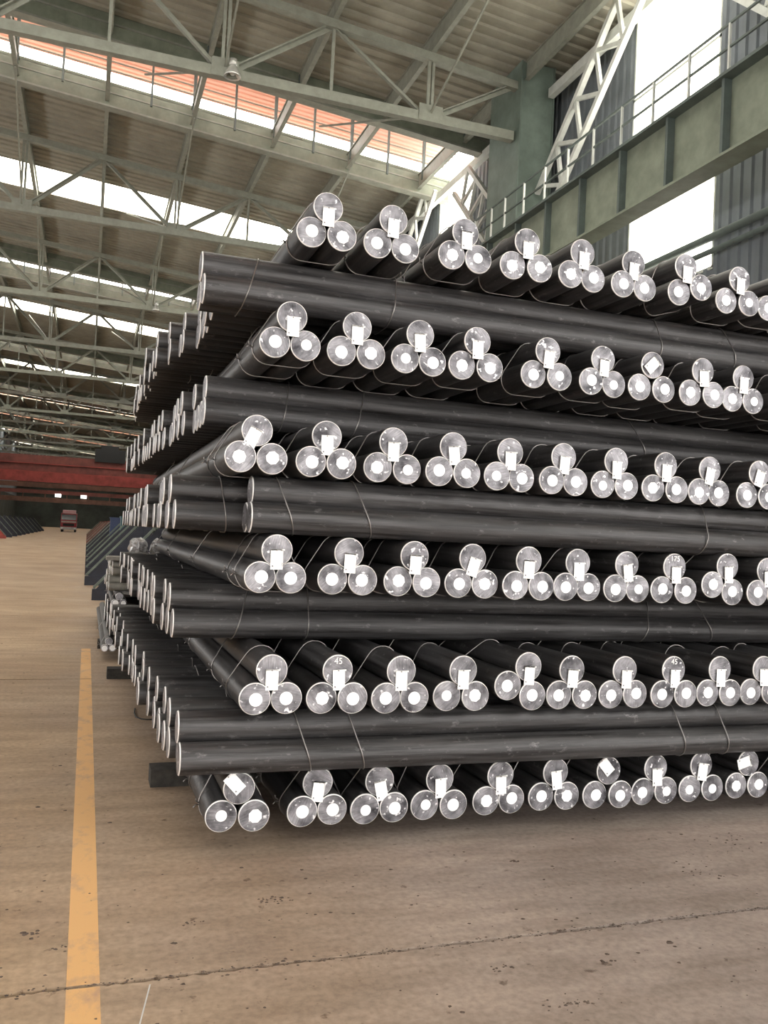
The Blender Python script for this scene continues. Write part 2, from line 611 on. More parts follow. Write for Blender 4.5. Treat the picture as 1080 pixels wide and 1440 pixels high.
wn = 0
colsY = [TR0 + TRP * k for k in range(-2, 15)]
for k, y0 in enumerate(colsY):
    a, b = y0, min(y0 + TRP, YE)
    w0, w1 = y0 + 6.75, y0 + 10.4
    if y0 > 60:
        wall_piece(a, b, 0, WTOP)
        continue
    wall_piece(a, w0, 0, WTOP)
    wall_piece(w1, b, 0, WTOP)
    wall_piece(w0, w1, 0, 8.7)
    wn += 1
    w = empty('window_%d' % wn, (XW, (w0 + w1) / 2, 8.7))
    tag(w, ['tall glazed strip behind the camera side of the right wall', 'tall glazed strip in the nearest bay of the right wall',
            'tall blown-out glazed strip above the crane girder on the right', 'bright glazed strip beyond the steel column',
            'glazed strip two bays past the steel column', 'last glazed strip down the right wall'][min(wn - 1, 5)], 'window', kind='structure')
    hgt, wid = WTOP - 8.7, w1 - w0
    for i in range(3):
        obj('pane', MB().box(0.03, 0.04, -wid / 2, wid / 2, hgt * i / 3 + 0.03, hgt * (i + 1) / 3 - 0.03).mesh('pane', 'skylight_pane'), w)
    fr = MB()
    for i in range(4):
        zz = hgt * i / 3
        fr.box(0.0, 0.08, -wid / 2, wid / 2, zz - 0.04, zz + 0.04)
    fr.box(0.0, 0.08, -wid / 2, -wid / 2 + 0.06, 0, hgt)
    fr.box(0.0, 0.08, wid / 2 - 0.06, wid / 2, 0, hgt)
    fr.build('window_frame', 'white_paint', w)
    if y0 < 50:
        portal((XW + 0.2, (w0 + w1) / 2, 8.7 + hgt / 2), (0, PI / 2, 0), hgt, wid)

# ---- left wall with a window band added for light balance, far end wall, and the unseen gateway that lights the bar ends
wall_l = MB()
wall_l.box(XL - 0.3, XL, YB, YE, 0, 5.0, 1)
wall_l.box(XL - 0.3, XL, YB, YE, 7.5, roof_z(XL) + 0.2)
wall_l.box(XL - 0.3, XL, YB + 6 * 14.7, YE, 5.0, 7.5, 1)
for i in range(6):
    wall_l.box(XL - 0.3, XL, YB + i * 14.7, YB + i * 14.7 + 2.0, 5.0, 7.5)
tag(wall_l.build('wall_left', ['wall_sheet', 'end_wall']), 'left hall wall out of view, with a window band added for light', 'wall', kind='structure')
for i in range(6):
    portal((XL - 0.4, YB + i * 14.7 + 8.35, 6.25), (0, -PI / 2, 0), 2.5, 12.7)
tag(MB().box(XL, XW, YE, YE + 0.3, 0, 21).build('wall_end', 'end_wall'), 'dark far end wall of the hall', 'wall', kind='structure')
tag(MB().box(XL, DOOR[0], YB - 0.3, YB, 0, 21).box(DOOR[1], XW, YB - 0.3, YB, 0, 21).box(DOOR[0], DOOR[1], YB - 0.3, YB, DOOR[2], 21).build('wall_back', 'wall_sheet'), 'unseen sheet wall behind the camera, its open gateway sized for the light', 'wall', kind='structure')
portal(((DOOR[0] + DOOR[1]) / 2, YB - 0.4, DOOR[2] / 2), (-PI / 2, 0, 0), DOOR[1] - DOOR[0], DOOR[2])

# ---- roof: ribbed sheets between purlins, skylight strips, raised monitors
ceil = empty('ceiling')
tag(ceil, 'low-pitched ribbed sheet roof with skylight strips and raised monitors', 'roof', kind='structure')
edges_x = [XW + 0.3] + PURX + [XL - 0.3]
segs = []       # (y0, y1, kind)
k0 = -2
for k in range(k0, 8):
    g0 = 30.2 + PER * k
    segs += [(g0, g0 + 4.6, 'gap'), (g0 + 4.6, g0 + 14.8, 'roof'), (g0 + 14.8, g0 + 18.3, 'sky'), (g0 + 18.3, g0 + PER, 'roof')]
sheet_cache = {}
nports = 0
for (y0, y1, kd) in segs:
    y0, y1 = max(y0, YB), min(y1, YE)
    if y1 - y0 < 0.3:
        continue
    if kd == 'roof':
        for xa, xb in zip(edges_x[:-1], edges_x[1:]):
            key = (round(y1 - y0, 2), round(xa - xb, 2))
            if key not in sheet_cache:
                mb = MB()
                ribbed_mesh(mb, ribbed('y', 0, y1 - y0, 0.5, 0.07, 0.03),
                            lambda a, d, e: (e, a, d - 0.087 * e), -(xa - xb), 0, 0.03)
                sheet_cache[key] = mb.mesh('roof_sheet', 'roof_sheet')
            obj('roof_sheet', sheet_cache[key], ceil, (xa, y0, roof_z(xa)))
    elif kd == 'sky':
        for xa, xb in zip(edges_x[:-1], edges_x[1:]):
            key = ('s', round(y1 - y0, 2), round(xa - xb, 2))
            if key not in sheet_cache:
                w = xa - xb
                mb = MB()
                for (p, q) in ((0.0, 1.0),):
                    n = len(mb.v)
                    for zo in (0.02, 0.03):
                        for (x, y) in ((-w + 0.05, 0.02), (-0.05, 0.02), (-0.05, y1 - y0 - 0.02), (-w + 0.05, y1 - y0 - 0.02)):
                            mb.v.append((x, y, zo - 0.087 * x))
                    for q4 in ((3, 2, 1, 0), (4, 5, 6, 7), (0, 1, 5, 4), (1, 2, 6, 5), (2, 3, 7, 6), (3, 0, 4, 7)):
                        mb.face([n + i for i in q4])
                sheet_cache[key] = mb.mesh('skylight_pane', 'skylight_pane')
            obj('skylight_pane', sheet_cache[key], ceil, (xa, y0, roof_z(xa)))
        if y0 < 120:
            xm = (XW + XL) / 2
            portal((xm, (y0 + y1) / 2, roof_z(xm) + 0.15), (0, 0.0868, 0), XW - XL, y1 - y0)
    else:
        # monitor: red ribbed lid on posts above the gap, edge beams and rails
        for nm, (ya, yb) in (('edge_beam', (y0 - 0.2, y0)), ('edge_beam', (y1, y1 + 0.25))):
            e = MB()
            e.prism([(XL, roof_z(XL) - 0.85), (XW, roof_z(XW) - 0.85), (XW, roof_z(XW) + 0.12), (XL, roof_z(XL) + 0.12)], ya, yb, 'y')
            e.build(nm, 'girder_paint', ceil)
            MB().beam((XL, (ya + yb) / 2, roof_z(XL) - 0.85), (XW, (ya + yb) / 2, roof_z(XW) - 0.85), 0.42, 0.07).build('edge_flange', 'steel_paint', ceil)
            MB().beam((XL, (ya + yb) / 2, roof_z(XL) - 0.3), (XW, (ya + yb) / 2, roof_z(XW) - 0.3), 0.32, 0.06).build('edge_flange', 'steel_paint', ceil)
        for xa, xb in zip(edges_x[:-1], edges_x[1:]):
            mb = MB()
            ribbed_mesh(mb, ribbed('y', y0 - 1.2, y1 + 1.8, 0.35, 0.06, 0.03),
                        lambda a, d, e: (e, a, roof_z(e) + 1.40 + d), xb - 0.01, xa + 0.01, 0.03)
            mb.build('monitor_lid', 'red_sheet', ceil)
        for x in PURX:
            MB().box(x - 0.06, x + 0.06, y1 - 0.5, y1 - 0.38, roof_z(x) - 0.4, roof_z(x) + 1.40).build('monitor_post', 'girder_dark', ceil)
            MB().box(x - 0.06, x + 0.06, y0 - 0.3, y0 - 0.2, roof_z(x) - 0.4, roof_z(x) + 1.40).build('monitor_post', 'girder_dark', ceil)
            xm = x - 1.62
            MB().box(xm - 0.04, xm + 0.04, y1 - 0.5, y1 - 0.4, roof_z(xm) - 0.6, roof_z(xm) + 1.40).build('monitor_post', 'girder_dark', ceil)
        for dz in (0.35, 0.7):
            MB().beam((XL, y1 - 0.45, roof_z(XL) + dz), (XW, y1 - 0.45, roof_z(XW) + dz), 0.04, 0.04).build('monitor_rail', 'steel_paint', ceil)
        if y0 < 100:
            xm = (XW + XL) / 2
            portal((xm, y1 + 1.85, roof_z(xm) + 0.75), (PI / 2, 0, 0), XW - XL, 1.3)
pl_len = TRP
for k in range(-3, 15):
    y0 = max(YB, TR0 + TRP * k)
    y1 = min(YE, TR0 + TRP * (k + 1))
    if y1 - y0 < 1:
        continue
    for x in PURX:
        key = ('p', round(y1 - y0, 2))
        if key not in sheet_cache:
            mb = MB()
            w, h, t = 0.16, 0.62, 0.03
            mb.box(-0.02, 0.02, 0.01, y1 - y0 - 0.01, -h, -0.02)
            mb.box(-w / 2, w / 2, 0.01, y1 - y0 - 0.01, -h - t, -h)
            mb.box(-w / 2, w / 2, 0.01, y1 - y0 - 0.01, -0.05, -0.02)
            sheet_cache[key] = mb.mesh('purlin', 'steel_paint')
        obj('purlin', sheet_cache[key], ceil, (x, y0, roof_z(x)))

# ---- roof trusses
CHZ = 15.0
NODES = [9.55 - 6.48 * k for k in range(5)]     # lower panel points
TWORD = ['nearest roof truss in view, ending at the green column', 'second roof truss in view down the hall', 'third roof truss in view, with a lamp at its joint',
         'fourth roof truss in view down the hall', 'fifth roof truss in view down the hall']
idx = 0
for k in range(-2, 15):
    y = TR0 + TRP * k
    if y > YE - 3:
        continue
    t = empty('roof_truss', (XW - 1.7, y, CHZ))
    if 0 <= k < 5:
        lab = TWORD[k]
    elif k < 0:
        lab = 'roof truss overhead near the camera, %s' % ('first before the green column' if k == -1 else 'second before the green column')
    else:
        lab = 'distant roof truss, %s beyond the red crane side of the aisle' % ORD[k] if False else '%s roof truss counted from the green column, far down the hall' % ORD[k]
    tag(t, lab, 'truss', 'trusses across the hall')

    def tp(x, yy=None, zz=None, off=0.78):
        return (x - (XW - 1.7), 0.0, (roof_z(x) - off if zz is None else zz) - CHZ)
    far = k >= 5
    parts = []
    parts.append(('bottom_chord', lambda m: m.beam(tp(12.5, zz=CHZ), tp(XL, zz=CHZ), 0.26, 0.30)))
    parts.append(('top_chord', lambda m: m.beam(tp(12.6), tp(XL), 0.26, 0.26)))
    for j, x in enumerate(NODES):
        parts.append(('vertical', lambda m, x=x: (m.beam(tp(x - 0.07, zz=CHZ), tp(x - 0.07), 0.09, 0.09), m.beam(tp(x + 0.07, zz=CHZ), tp(x + 0.07), 0.09, 0.09))))
        parts.append(('diagonal', lambda m, x=x: m.angle(tp(x, zz=CHZ), tp(x - 3.24), 0.15, 0.04, (0, 1, 0))))
        xr = x + 3.24 if j else 12.5
        parts.append(('diagonal', lambda m, x=x, xr=xr: m.angle(tp(x, zz=CHZ), tp(xr), 0.15, 0.04, (0, 1, 0))))
        parts.append(('gusset_plate', lambda m, x=x: m.box(x - 0.4 - XW + 1.7, x + 0.4 - XW + 1.7, -0.16, -0.135, -0.15, 0.38)))
        if j < 4:
            xm = x - 3.24
            parts.append(('hanger', lambda m, xm=xm: m.beam(tp(xm, zz=CHZ), tp(xm), 0.09, 0.09)))
            # sag ties to the next bay, seen as thin rods below the roof
            parts.append(('tie_rod', lambda m, x=x: m.beam((x - XW + 1.7, 0.0, 0.1), (x - 2.0 - XW + 1.7, 6.5, roof_z(x - 2) - 0.7 - CHZ), 0.06, 0.06)))
            parts.append(('tie_rod', lambda m, x=x: m.beam((x - XW + 1.7, 0.0, 0.1), (x - XW + 1.7, -6.0, roof_z(x) - 0.7 - CHZ), 0.06, 0.06)))
    if far:
        m = MB()
        for nm, fn in parts:
            if nm != 'tie_rod':
                fn(m)
        m.build('truss_frame', 'steel_paint', t)
    else:
        for nm, fn in parts:
            m = MB()
            fn(m)
            m.build(nm, 'steel_paint', t)
    # steel column carrying it
    if 0 <= k <= 12 or k < 0:
        c = empty('steel_column', (13.2, y + 0.6, 0))
        tag(c, 'green steel column at the end of the nearest roof truss' if k == 0 else 'green steel column on the right wall, %s' %
            ('%s beyond the first' % ORD[k - 1] if k > 0 else ('nearest before the visible one' if k == -1 else 'behind the camera')), 'column', 'columns along the right wall')
        H = roof_z(12.5) - 0.05
        MB().box(-0.62, -0.57, -0.95, 1.3, 0, H).build('flange', 'column_paint', c)
        MB().box(0.57, 0.62, -0.95, 1.3, 0, H).build('flange', 'column_paint', c)
        MB().box(-0.57, 0.57, -0.9, -0.86, 0, H).build('web', 'column_paint', c)
        MB().box(-0.57, 0.57, 1.2, 1.24, 0, H).build('web', 'column_paint', c)
        if k < 4:
            MB().prism([(-0.62, 9.73), (-1.5, 9.73), (-1.5, 9.4), (-0.62, 8.3)], -0.3, 0.3, 'y').build('bracket', 'girder_dark', c)

# ---- hanging high-bay lamps at truss joints
LAMP = MB()
LAMP.lathe([(0.03, 0.30), (0.11, 0.28), (0.12, 0.12), (0.10, 0.10)], 16, (0, 0, -0.3))
LAMPM = LAMP.mesh('ballast_can', 'lamp_metal')
BELL = MB().lathe([(0.10, 0.0), (0.15, -0.10), (0.23, -0.28), (0.25, -0.34), (0.24, -0.34), (0.14, -0.1), (0.09, -0.01)], 20, (0, 0, -0.2)).mesh('bell_reflector', 'lamp_metal')
BULB = MB().lathe([(0.03, 0.0), (0.09, -0.08), (0.11, -0.16), (0.06, -0.24)], 14, (0, 0, -0.24)).mesh('bulb', 'white_paint')
for k, lab in ((0, 'bell-shaped hanging lamp on the nearest roof truss'), (1, 'bell-shaped hanging lamp on the second roof truss'),
               (2, 'bell-shaped hanging lamp on the third roof truss, left of the stack top')):
    x = 3.07 + 0.2
    if k == 1:
        x = 9.75
    l = empty('hanging_lamp', (x, TR0 + TRP * k - 0.3, 15.35))
    tag(l, lab, 'lamp', 'hanging lamps')
    obj('ballast_can', LAMPM, l)
    obj('bell_reflector', BELL, l)
    obj('bulb', BULB, l)
    MB().beam((0, 0, 0.0), (0, 0.3, 0.12), 0.05, 0.05).build('bracket', 'steel_paint', l)

# ---- crane runway girder on the right with walkway rail
GX0, GX1 = 12.0, 12.35
GZ0, GZ1 = 9.75, 11.45
for k in range(-2, 8):
    y0 = TR0 + TRP * k - 0.5
    y1 = y0 + TRP - 0.02
    g = empty('crane_girder', (GX0, y0, GZ0))
    tag(g, 'green ribbed crane runway girder ' + ('crossing the upper right in front of the windows' if k == -1 else
        ('behind the camera' if k == -2 else 'beyond the green column, %s span on' % ORD[k])), 'girder', 'runway girder spans')
    L_ = y1 - y0
    MB().box(0.02, 0.06, 0, L_, 0.06, GZ1 - GZ0 - 0.05).build('web', 'girder_paint', g)
    MB().box(-0.22, 0.35, 0, L_, 0.0, 0.06).build('bottom_flange', 'girder_paint', g)
    MB().box(-0.25, 0.5, 0, L_, GZ1 - GZ0 - 0.05, GZ1 - GZ0 + 0.02).build('top_flange', 'girder_dark', g)
    st = None
    nst = int(L_ // 1.8)
    for j in range(nst):
        if st is None:
            st = MB().box(-0.17, 0.02, -0.04, 0.04, 0.06, GZ1 - GZ0 - 0.05).mesh('stiffener', 'girder_dark')
        obj('stiffener', st, g, (0, 0.6 + 1.82 * j, 0))
    MB().box(0.2, 0.28, 0, L_, GZ1 - GZ0 + 0.02, GZ1 - GZ0 + 0.16).build('crane_rail', 'black', g)
    pm = None
    if k < 3:
        for j in range(int(L_ // 1.25) + 1):
            if pm is None:
                pm = MB().beam((-0.2, 0, GZ1 - GZ0), (-0.2, 0, GZ1 - GZ0 + 1.0), 0.05, 0.05).mesh('rail_post', 'white_paint')
            obj('rail_post', pm, g, (0, 0.3 + 1.25 * j, 0))
        for dz in (0.5, 1.0):
            MB().beam((-0.2, 0, GZ1 - GZ0 + dz), (-0.2, L_, GZ1 - GZ0 + dz), 0.045, 0.045).build('handrail', 'girder_dark', g)

# ---- lattice wind braces between columns, in the plane of the column line
for k in (-1, 0, 1):
    yb = TR0 + TRP * k          # far column of the bay
    for arm in (0, 1):
        B = empty('wind_brace', (13.3, yb - (0 if arm == 0 else TRP - 1.6), 12.0))
        tag(B, ['pale lattice brace rising from the green column toward the near window', 'pale lattice brace falling to the near column at upper right',
                'pale lattice brace in the bay beyond the green column, rising toward the camera', 'pale lattice brace in the bay beyond the green column, falling away',
                'pale lattice brace two bays on, rising toward the camera', 'pale lattice brace two bays on, falling away'][(k + 1) * 2 + arm], 'brace', 'lattice wind braces')
        s = -1 if arm == 0 else 1

        def P(t, off):
            # t along the brace from its foot; off across it
            d = Vector((0, s * 0.73, 0.683))
            nrm = Vector((0, -s * 0.683, 0.73)) if True else None
            return Vector((0, 0, 0)) + d * t + nrm * off
        Lb = 6.9 if arm == 0 else 5.6
        a0, b0 = P(0.1, 0.75), P(1.5, -0.75)
        MB().beam(P(1.05, 0.55), P(Lb, 0.55), 0.16, 0.16).build('chord', 'white_paint', B)
        MB().beam(P(1.3, -0.75), P(Lb + 0.6, -0.75), 0.16, 0.16).build('chord', 'white_paint', B)
        nz = 4
        for j in range(nz):
            t0 = 1.3 + j * (Lb - 1.3) / nz
            t1 = 1.3 + (j + 1) * (Lb - 1.3) / nz
            tm = (t0 + t1) / 2
            MB().beam(P(t0, 0.55), P(tm, -0.75), 0.10, 0.12).build('lattice_bar', 'white_paint', B)
            MB().beam(P(tm, -0.75), P(t1, 0.55), 0.10, 0.12).build('lattice_bar', 'white_paint', B)
    e = MB().beam((13.6, yb - 0.5, 16.45), (13.6, yb - TRP + 1.0, 16.45), 0.2, 0.3).build('eaves_beam', 'white_paint')
    tag(e, 'white eaves beam along the wall top, %s' % ['beside the near lattice brace', 'beyond the green column', 'two bays beyond the column'][k + 1], 'beam', 'eaves beams')

# ---- pipes and brackets under the girder
for z, r, lab in ((9.35, 0.10, 'upper dark service pipe under the crane girder'), (9.0, 0.07, 'lower dark service pipe under the crane girder')):
    p = MB().tube([(13.99, YB + 2, z), (13.99, 60, z)], r, 10).build('service_pipe', 'girder_dark')
    tag(p, lab, 'pipe', 'service pipes')

# ================================================================== STEEL STACK
R = 0.082
DX = 0.0828                        # half spacing of the two lower bars
DZ = math.sqrt((2 * R) ** 2 - DX ** 2)
PITCH = 0.3063
BASE = 0.11
BAR_L = 6.3


def bar_mesh(r, L, name='steel_bar', mats=('bar_body', 'bar_end', 'bar_rim'), n=40):
    mb = MB()
    c = 0.0050 * r / 0.082
    prof = [(r - c, 0.0), (r, c * 1.2), (r, 0.02), (r, L / 2), (r, L - c), (r - c, L)]
    mb.lathe(prof, n, axis='y', mis=[2, 0, 0, 0, 2, 1])
    return mb.mesh(name, list(mats))


def hull_path(r, dx, dz, y, slack=0.0, skew=0.0, seg=7):
    """wire path hugging three bars"""
    cs = [(-dx, r), (dx, r), (0, r + dz)]
    rr = r + 0.004
    pts = []
    for (c, a0, a1) in ((cs[0], PI * 5 / 6, PI * 1.5), (cs[1], -PI / 2, PI / 6), (cs[2], PI / 6, PI * 5 / 6)):
        for i in range(seg + 1):
            a = a0 + (a1 - a0) * i / seg
            pts.append(Vector((c[0] + rr * math.cos(a), y + skew * (c[1] + rr * math.sin(a)), c[1] + rr * math.sin(a))))
    if slack:
        cen = Vector((0, y, r + dz / 3))
        for p in pts:
            d = p - cen
            # the loose loop bellies out along the straight flanks only
            w = min(1, max(0, (p.z - r * 0.6) / (r * 1.2)))
            d.x *= 1 + slack * w
            d.z *= 1 + slack * 0.5 * w
            p.x, p.z = cen.x + d.x, cen.z + d.z
    return pts


def tie_mesh(r, dx, dz, slack, skew, wr=0.0035, knot=True):
    mb = MB()
    pts = hull_path(r, dx, dz, 0, slack, skew)
    mb.tube(pts, wr, 6, closed=True)
    if knot:
        a = Vector((-dx - r - 0.004, 0, r))
        mb.tube([a, a + Vector((-0.018, -0.008, 0.006)), a + Vector((-0.034, -0.02, -0.006))], wr * 0.95, 5)
        mb.tube([a + Vector((0, 0.006, 0.008)), a + Vector((-0.016, 0.010, 0.018)), a + Vector((-0.02, 0.0, 0.034))], wr * 0.95, 5)
    return mb.mesh('tie_wire', 'wire')


BAR = bar_mesh(R, BAR_L)
TIES = [tie_mesh(R, DX, DZ, s, k) for s, k in ((0.0, 0.05), (0.05, -0.12), (0.10, 0.2), (0.0, 0.3), (0.03, -0.3))]
STK_R = MB().lathe([(0.034, 0.0), (0.0345, -0.0012)][::-1], 28, axis='y').mesh('round_label', 'sticker')
STK_O = MB().lathe([(0.036, 0.0), (0.0362, -0.0012)][::-1], 8, axis='y', smooth=False).mesh('round_label', 'sticker')
STK_S = MB().lathe([(0.029, 0.0), (0.0293, -0.0012)][::-1], 28, axis='y').mesh('round_label', 'sticker')


def tag_mesh():
    """folded card: front sheet, narrow side flange, and the peg that holds it off the bar end"""
    mb = MB()
    mb.box(-0.031, 0.031, -0.0075, -0.0055, -0.056, 0.050)
    mb.box(0.029, 0.0345, -0.0075, 0.0, -0.056, 0.040)
    mb.box(-0.031, 0.042, -0.0075, -0.0045, 0.042, 0.050)
    return mb.mesh('tag_card', 'tag_card')


TAGM = tag_mesh()
MARK = MB().box(-0.004, 0.004, -0.0082, -0.0074, -0.004, 0.004).mesh('print_mark', 'ink')
PEG = MB().lathe([(0.004, -0.009), (0.004, 0.006)], 8, axis='y').mesh('nail', 'wire')


def chalk(parent, text, loc, size):
    cu = bpy.data.curves.new('chalk_mark', 'FONT')
    cu.body = text
    cu.size = size
    cu.align_x = 'CENTER'
    cu.extrude = 0.0004
    tmp = bpy.data.objects.new('chalk_tmp', cu)
    COL.objects.link(tmp)
    dg = bpy.context.evaluated_depsgraph_get()
    me = bpy.data.meshes.new_from_object(tmp.evaluated_get(dg))
    bpy.data.objects.remove(tmp)
    me.materials.clear()
    me.materials.append(MATS['chalk'])
    o = obj('chalk_mark', me, parent, loc, (PI / 2, 0, 0))
    return o


rb = random.Random(21)


def bundle(loc, rz, label, group, ties=(), stickers=False, card=None, barm=None, r=R, dx=DX, dz=DZ, tilt=0.0, tie_meshes=None, jit=0.012, name='steel_bar_bundle', stick_kind=None, text=None):
    """three bars (two below, one above) wired together; local -Y end is the end with the labels"""
    t = empty(name, loc, (0, 0, rz))
    tag(t, label, 'steel bundle', group)
    pos = [(-dx, r), (dx, r), (0, r + dz)]
    if tilt:
        pv = pos[1] if tilt > 0 else pos[0]
        a = -tilt
        pos = [(pv[0] + (x - pv[0]) * math.cos(a) - (z - pv[1]) * math.sin(a), pv[1] + (x - pv[0]) * math.sin(a) + (z - pv[1]) * math.cos(a)) for x, z in pos]
    for i, (x, z) in enumerate(pos):
        yj = rb.uniform(-jit, jit)
        b = obj('bar', barm or BAR, t, (x, yj, z), (0, rb.uniform(-PI, PI), 0))
        if stickers and i < 2:
            mesh = rb.choice((STK_R, STK_R, STK_R, STK_O, STK_S))
            obj('round_label', mesh, b, (rb.uniform(-0.006, 0.006), -0.0005, rb.uniform(-0.006, 0.006)))
        if card is not None and i == 2:
            ang, ox, oz = card
            c = obj('tag_card', TAGM, t, (x + ox, yj - 0.003, z + oz), (rb.uniform(-0.06, 0.02), ang, rb.uniform(-0.08, 0.08)))
            obj('print_mark', MARK, c, (-0.020, 0, -0.038))
            obj('nail', PEG, c, (0.0, 0, 0.045))
            if text:
                chalk(t, text, (x, yj - 0.001, z + 0.034), 0.046)
    for j, y in enumerate(ties):
        ms = tie_meshes or TIES
        o = obj('tie_wire', ms[rb.randrange(len(ms))], t, (0, y, 0))
        if tilt:
            pv = (dx, r) if tilt > 0 else (-dx, r)
            Rm = Matrix.Translation((pv[0], 0, pv[1])) @ Matrix.Rotation(tilt, 4, 'Y') @ Matrix.Translation((-pv[0], 0, -pv[1]))
            o.matrix_local = Rm @ Matrix.Translation((0, y, 0))
    return t


# ---- rows whose bar ends face the camera
ROWX = {
    0: [0.811, 1.235, 1.576, 1.923, 2.300, 2.662, 3.009, 3.350, 3.695, 4.056, 4.42, 4.78, 5.15],
    2: [0.933, 1.281, 1.625, 1.989, 2.333, 2.675, 3.015, 3.361, 3.700, 4.040, 4.39, 4.75, 5.12],
    4: [0.935, 1.328, 1.695, 2.053, 2.390, 2.728, 3.065, 3.404, 3.745, 4.106, 4.46, 4.83, 5.20],
    6: [0.805, 1.173, 1.554, 1.896, 2.258, 2.607, 2.960, 3.304, 3.640, 3.996, 4.36, 4.73, 5.10],
    8: [0.957, 1.325, 1.688, 2.028, 2.487, 2.874, 3.214, 3.574, 3.920, 4.28, 4.65, 5.02],
    10: [1.124, 1.498, 1.933, 2.317, 2.691, 3.065, 3.460, 3.826, 4.165, 4.53, 4.90]}
ROWY = {0: 4.438, 2: 4.331, 4: 4.400, 6: 4.407, 8: 4.450, 10: 4.443}
ROWN = {0: 'bottom row', 2: 'second row up', 4: 'third row up', 6: 'fourth row up', 8: 'fifth row up', 10: 'top row'}
TILT = {(2, 4): 0.36, (4, 8): 0.26, (10, 6): -0.30}
CARDS = {(0, 0): (-0.75, -0.03, 0.03), (0, 1): (0.14, 0.0, -0.040), (0, 2): (-0.22, 0.005, -0.045), (0, 3): (-0.05, 0, -0.045), (0, 5): (-0.1, 0, -0.04),
         (0, 6): (-0.72, -0.03, 0.03), (0, 9): (1.3, -0.04, 0.01), (0, 8): (0.15, 0.0, -0.035), (6, 0): (0.42, -0.025, -0.035), (6, 3): (-0.12, 0.0, -0.045), (4, 3): (0.28, 0.0, -0.045),
         (4, 6): (-0.15, 0, -0.045), (8, 6): (0.8, -0.01, 0.0), (6, 8): (0.2, -0.01, -0.04), (6, 9): (0.3, -0.01, -0.03)}
SPECIAL = {(0, 0): 'with its tag card twisted up to the left', (0, 6): 'with its tag card twisted up to the left', (0, 9): 'with its tag card turned sideways',
           (2, 4): 'rolled askew with its left bar raised', (8, 6): 'with its tag card turned diamond-wise', (4, 8): 'rolled with its left bar raised', (10, 6): 'rolled with its right bar raised'}
for k in sorted(ROWX):
    for i, x in enumerate(ROWX[k]):
        lab = 'three-bar steel bundle, %s from the left in the %s' % (ORD[i], ROWN[k])
        sp = SPECIAL.get((k, i))
        if sp:
            lab = 'three-bar bundle %s, %s in the %s' % (sp, ORD[i], ROWN[k])
        card = CARDS.get((k, i), (rb.uniform(-0.05, 0.06), rb.uniform(-0.006, 0.004), -0.047 + rb.uniform(-0.004, 0.004)))
        y0 = ROWY[k] + rb.uniform(-0.02, 0.02)
        tt = [rb.uniform(0.18, 0.34), rb.uniform(0.5, 0.75), 2.2, 4.2, 5.8]
        if k in (2,):
            tt[0] = rb.uniform(0.35, 0.6); tt[1] = 0.95
        txt = {(2, 1): '45', (2, 7): '45', (4, 7): '175'}.get((k, i))
        bundle((x, y0, BASE + k * PITCH), 0, lab, 'tagged bundles with ends to the camera', ties=tt[:3] if i > 0 else tt, stickers=True, card=card, tilt=TILT.get((k, i), 0.0), text=txt)

# ---- crosswise layers, bars running to the right, left ends stepping back along the aisle
CROSS_Y = {1: 4.42, 3: 5.0, 5: 4.5, 7: 5.1, 9: 4.72}
CROSS_N = {1: 'lowest', 3: 'second', 5: 'middle', 7: 'fourth', 9: 'topmost'}
XTAB = {1: [(4.4, 0.497), (6.0, 0.44), (7.4, 0.38), (8.0, 0.36), (10.6, 0.34)],
        3: [(5.0, 0.466), (7, 0.43), (10.6, 0.40)],
        5: [(4.5, 0.80), (4.86, 0.43), (10.6, 0.41)],
        7: [(5.1, 0.600), (5.5, 0.62), (5.9, 0.56), (7, 0.50), (10.6, 0.42)],
        9: [(4.72, 0.528), (5.1, 0.62), (5.45, 0.615), (5.8, 0.595), (6.16, 0.575), (6.5, 0.49), (6.9, 0.43), (10.6, 0.45)]}
CT = {9: (0.73, 1.57, 3.41, 4.0), 7: (1.05, 1.5, 3.61), 5: (1.03, 1.46, 3.62), 3: (0.82, 1.25, 3.57, 4.14), 1: (1.17, 1.46, 3.48, 3.8)}


def interp(tab, y):
    if y <= tab[0][0]:
        return tab[0][1]
    for (a, u), (b, v) in zip(tab[:-1], tab[1:]):
        if y <= b:
            return u + (v - u) * (y - a) / (b - a)
    return tab[-1][1]


for k in sorted(CROSS_Y):
    y = CROSS_Y[k]
    i = 0
    while y < 10.45:
        x = interp(XTAB[k], y) + (rb.uniform(-0.025, 0.025) if i else 0)
        ties = [c - x for c in CT[k]] if i == 0 else [rb.uniform(0.25, 0.7), rb.uniform(2.5, 4)]
        lab = 'bundle lying crosswise in the %s sideways layer, %s back from the front' % (CROSS_N[k], ORD[i])
        if i == 0:
            lab = 'front bundle lying crosswise in the %s sideways layer' % CROSS_N[k]
        # local x maps to -world y: local (+dx) bar is the front one
        bundle((x, y + DX, BASE + k * PITCH), -PI / 2, lab, 'crosswise bundles between the tagged rows', ties=ties, jit=0.02)
        y += 0.338 + rb.uniform(0.0, 0.03)
        i += 1

# ---- dunnage timbers under the stack
for x0, y, lab in ((0.47, 5.75, 'dark square timber poking out under the stack, nearest the camera'), (0.29, 9.75, 'dark square timber poking out under the stack, second back'),
                   (0.8, 7.8, 'dark square timber hidden mostly under the stack middle')):
    m = MB()
    m.box(x0, 6.9, y - 0.09, y + 0.09, 0.0, 0.108)
    tag(m.build('dunnage_timber', 'timber'), lab, 'timber', 'dunnage timbers')

# ---- a lower stack of smaller bars just behind
r2 = 0.045
bs = bar_mesh(r2, 5.0, n=24)
bsp = bar_mesh(0.05, 3.0, mats=('pale_bar', 'bar_end', 'bar_rim'), n=24)
r3 = 0.1
b3 = bar_mesh(r3, 4.0, n=32)


def geo(r):
    d = r * 1.01
    return d, math.sqrt(4 * r * r - d * d)


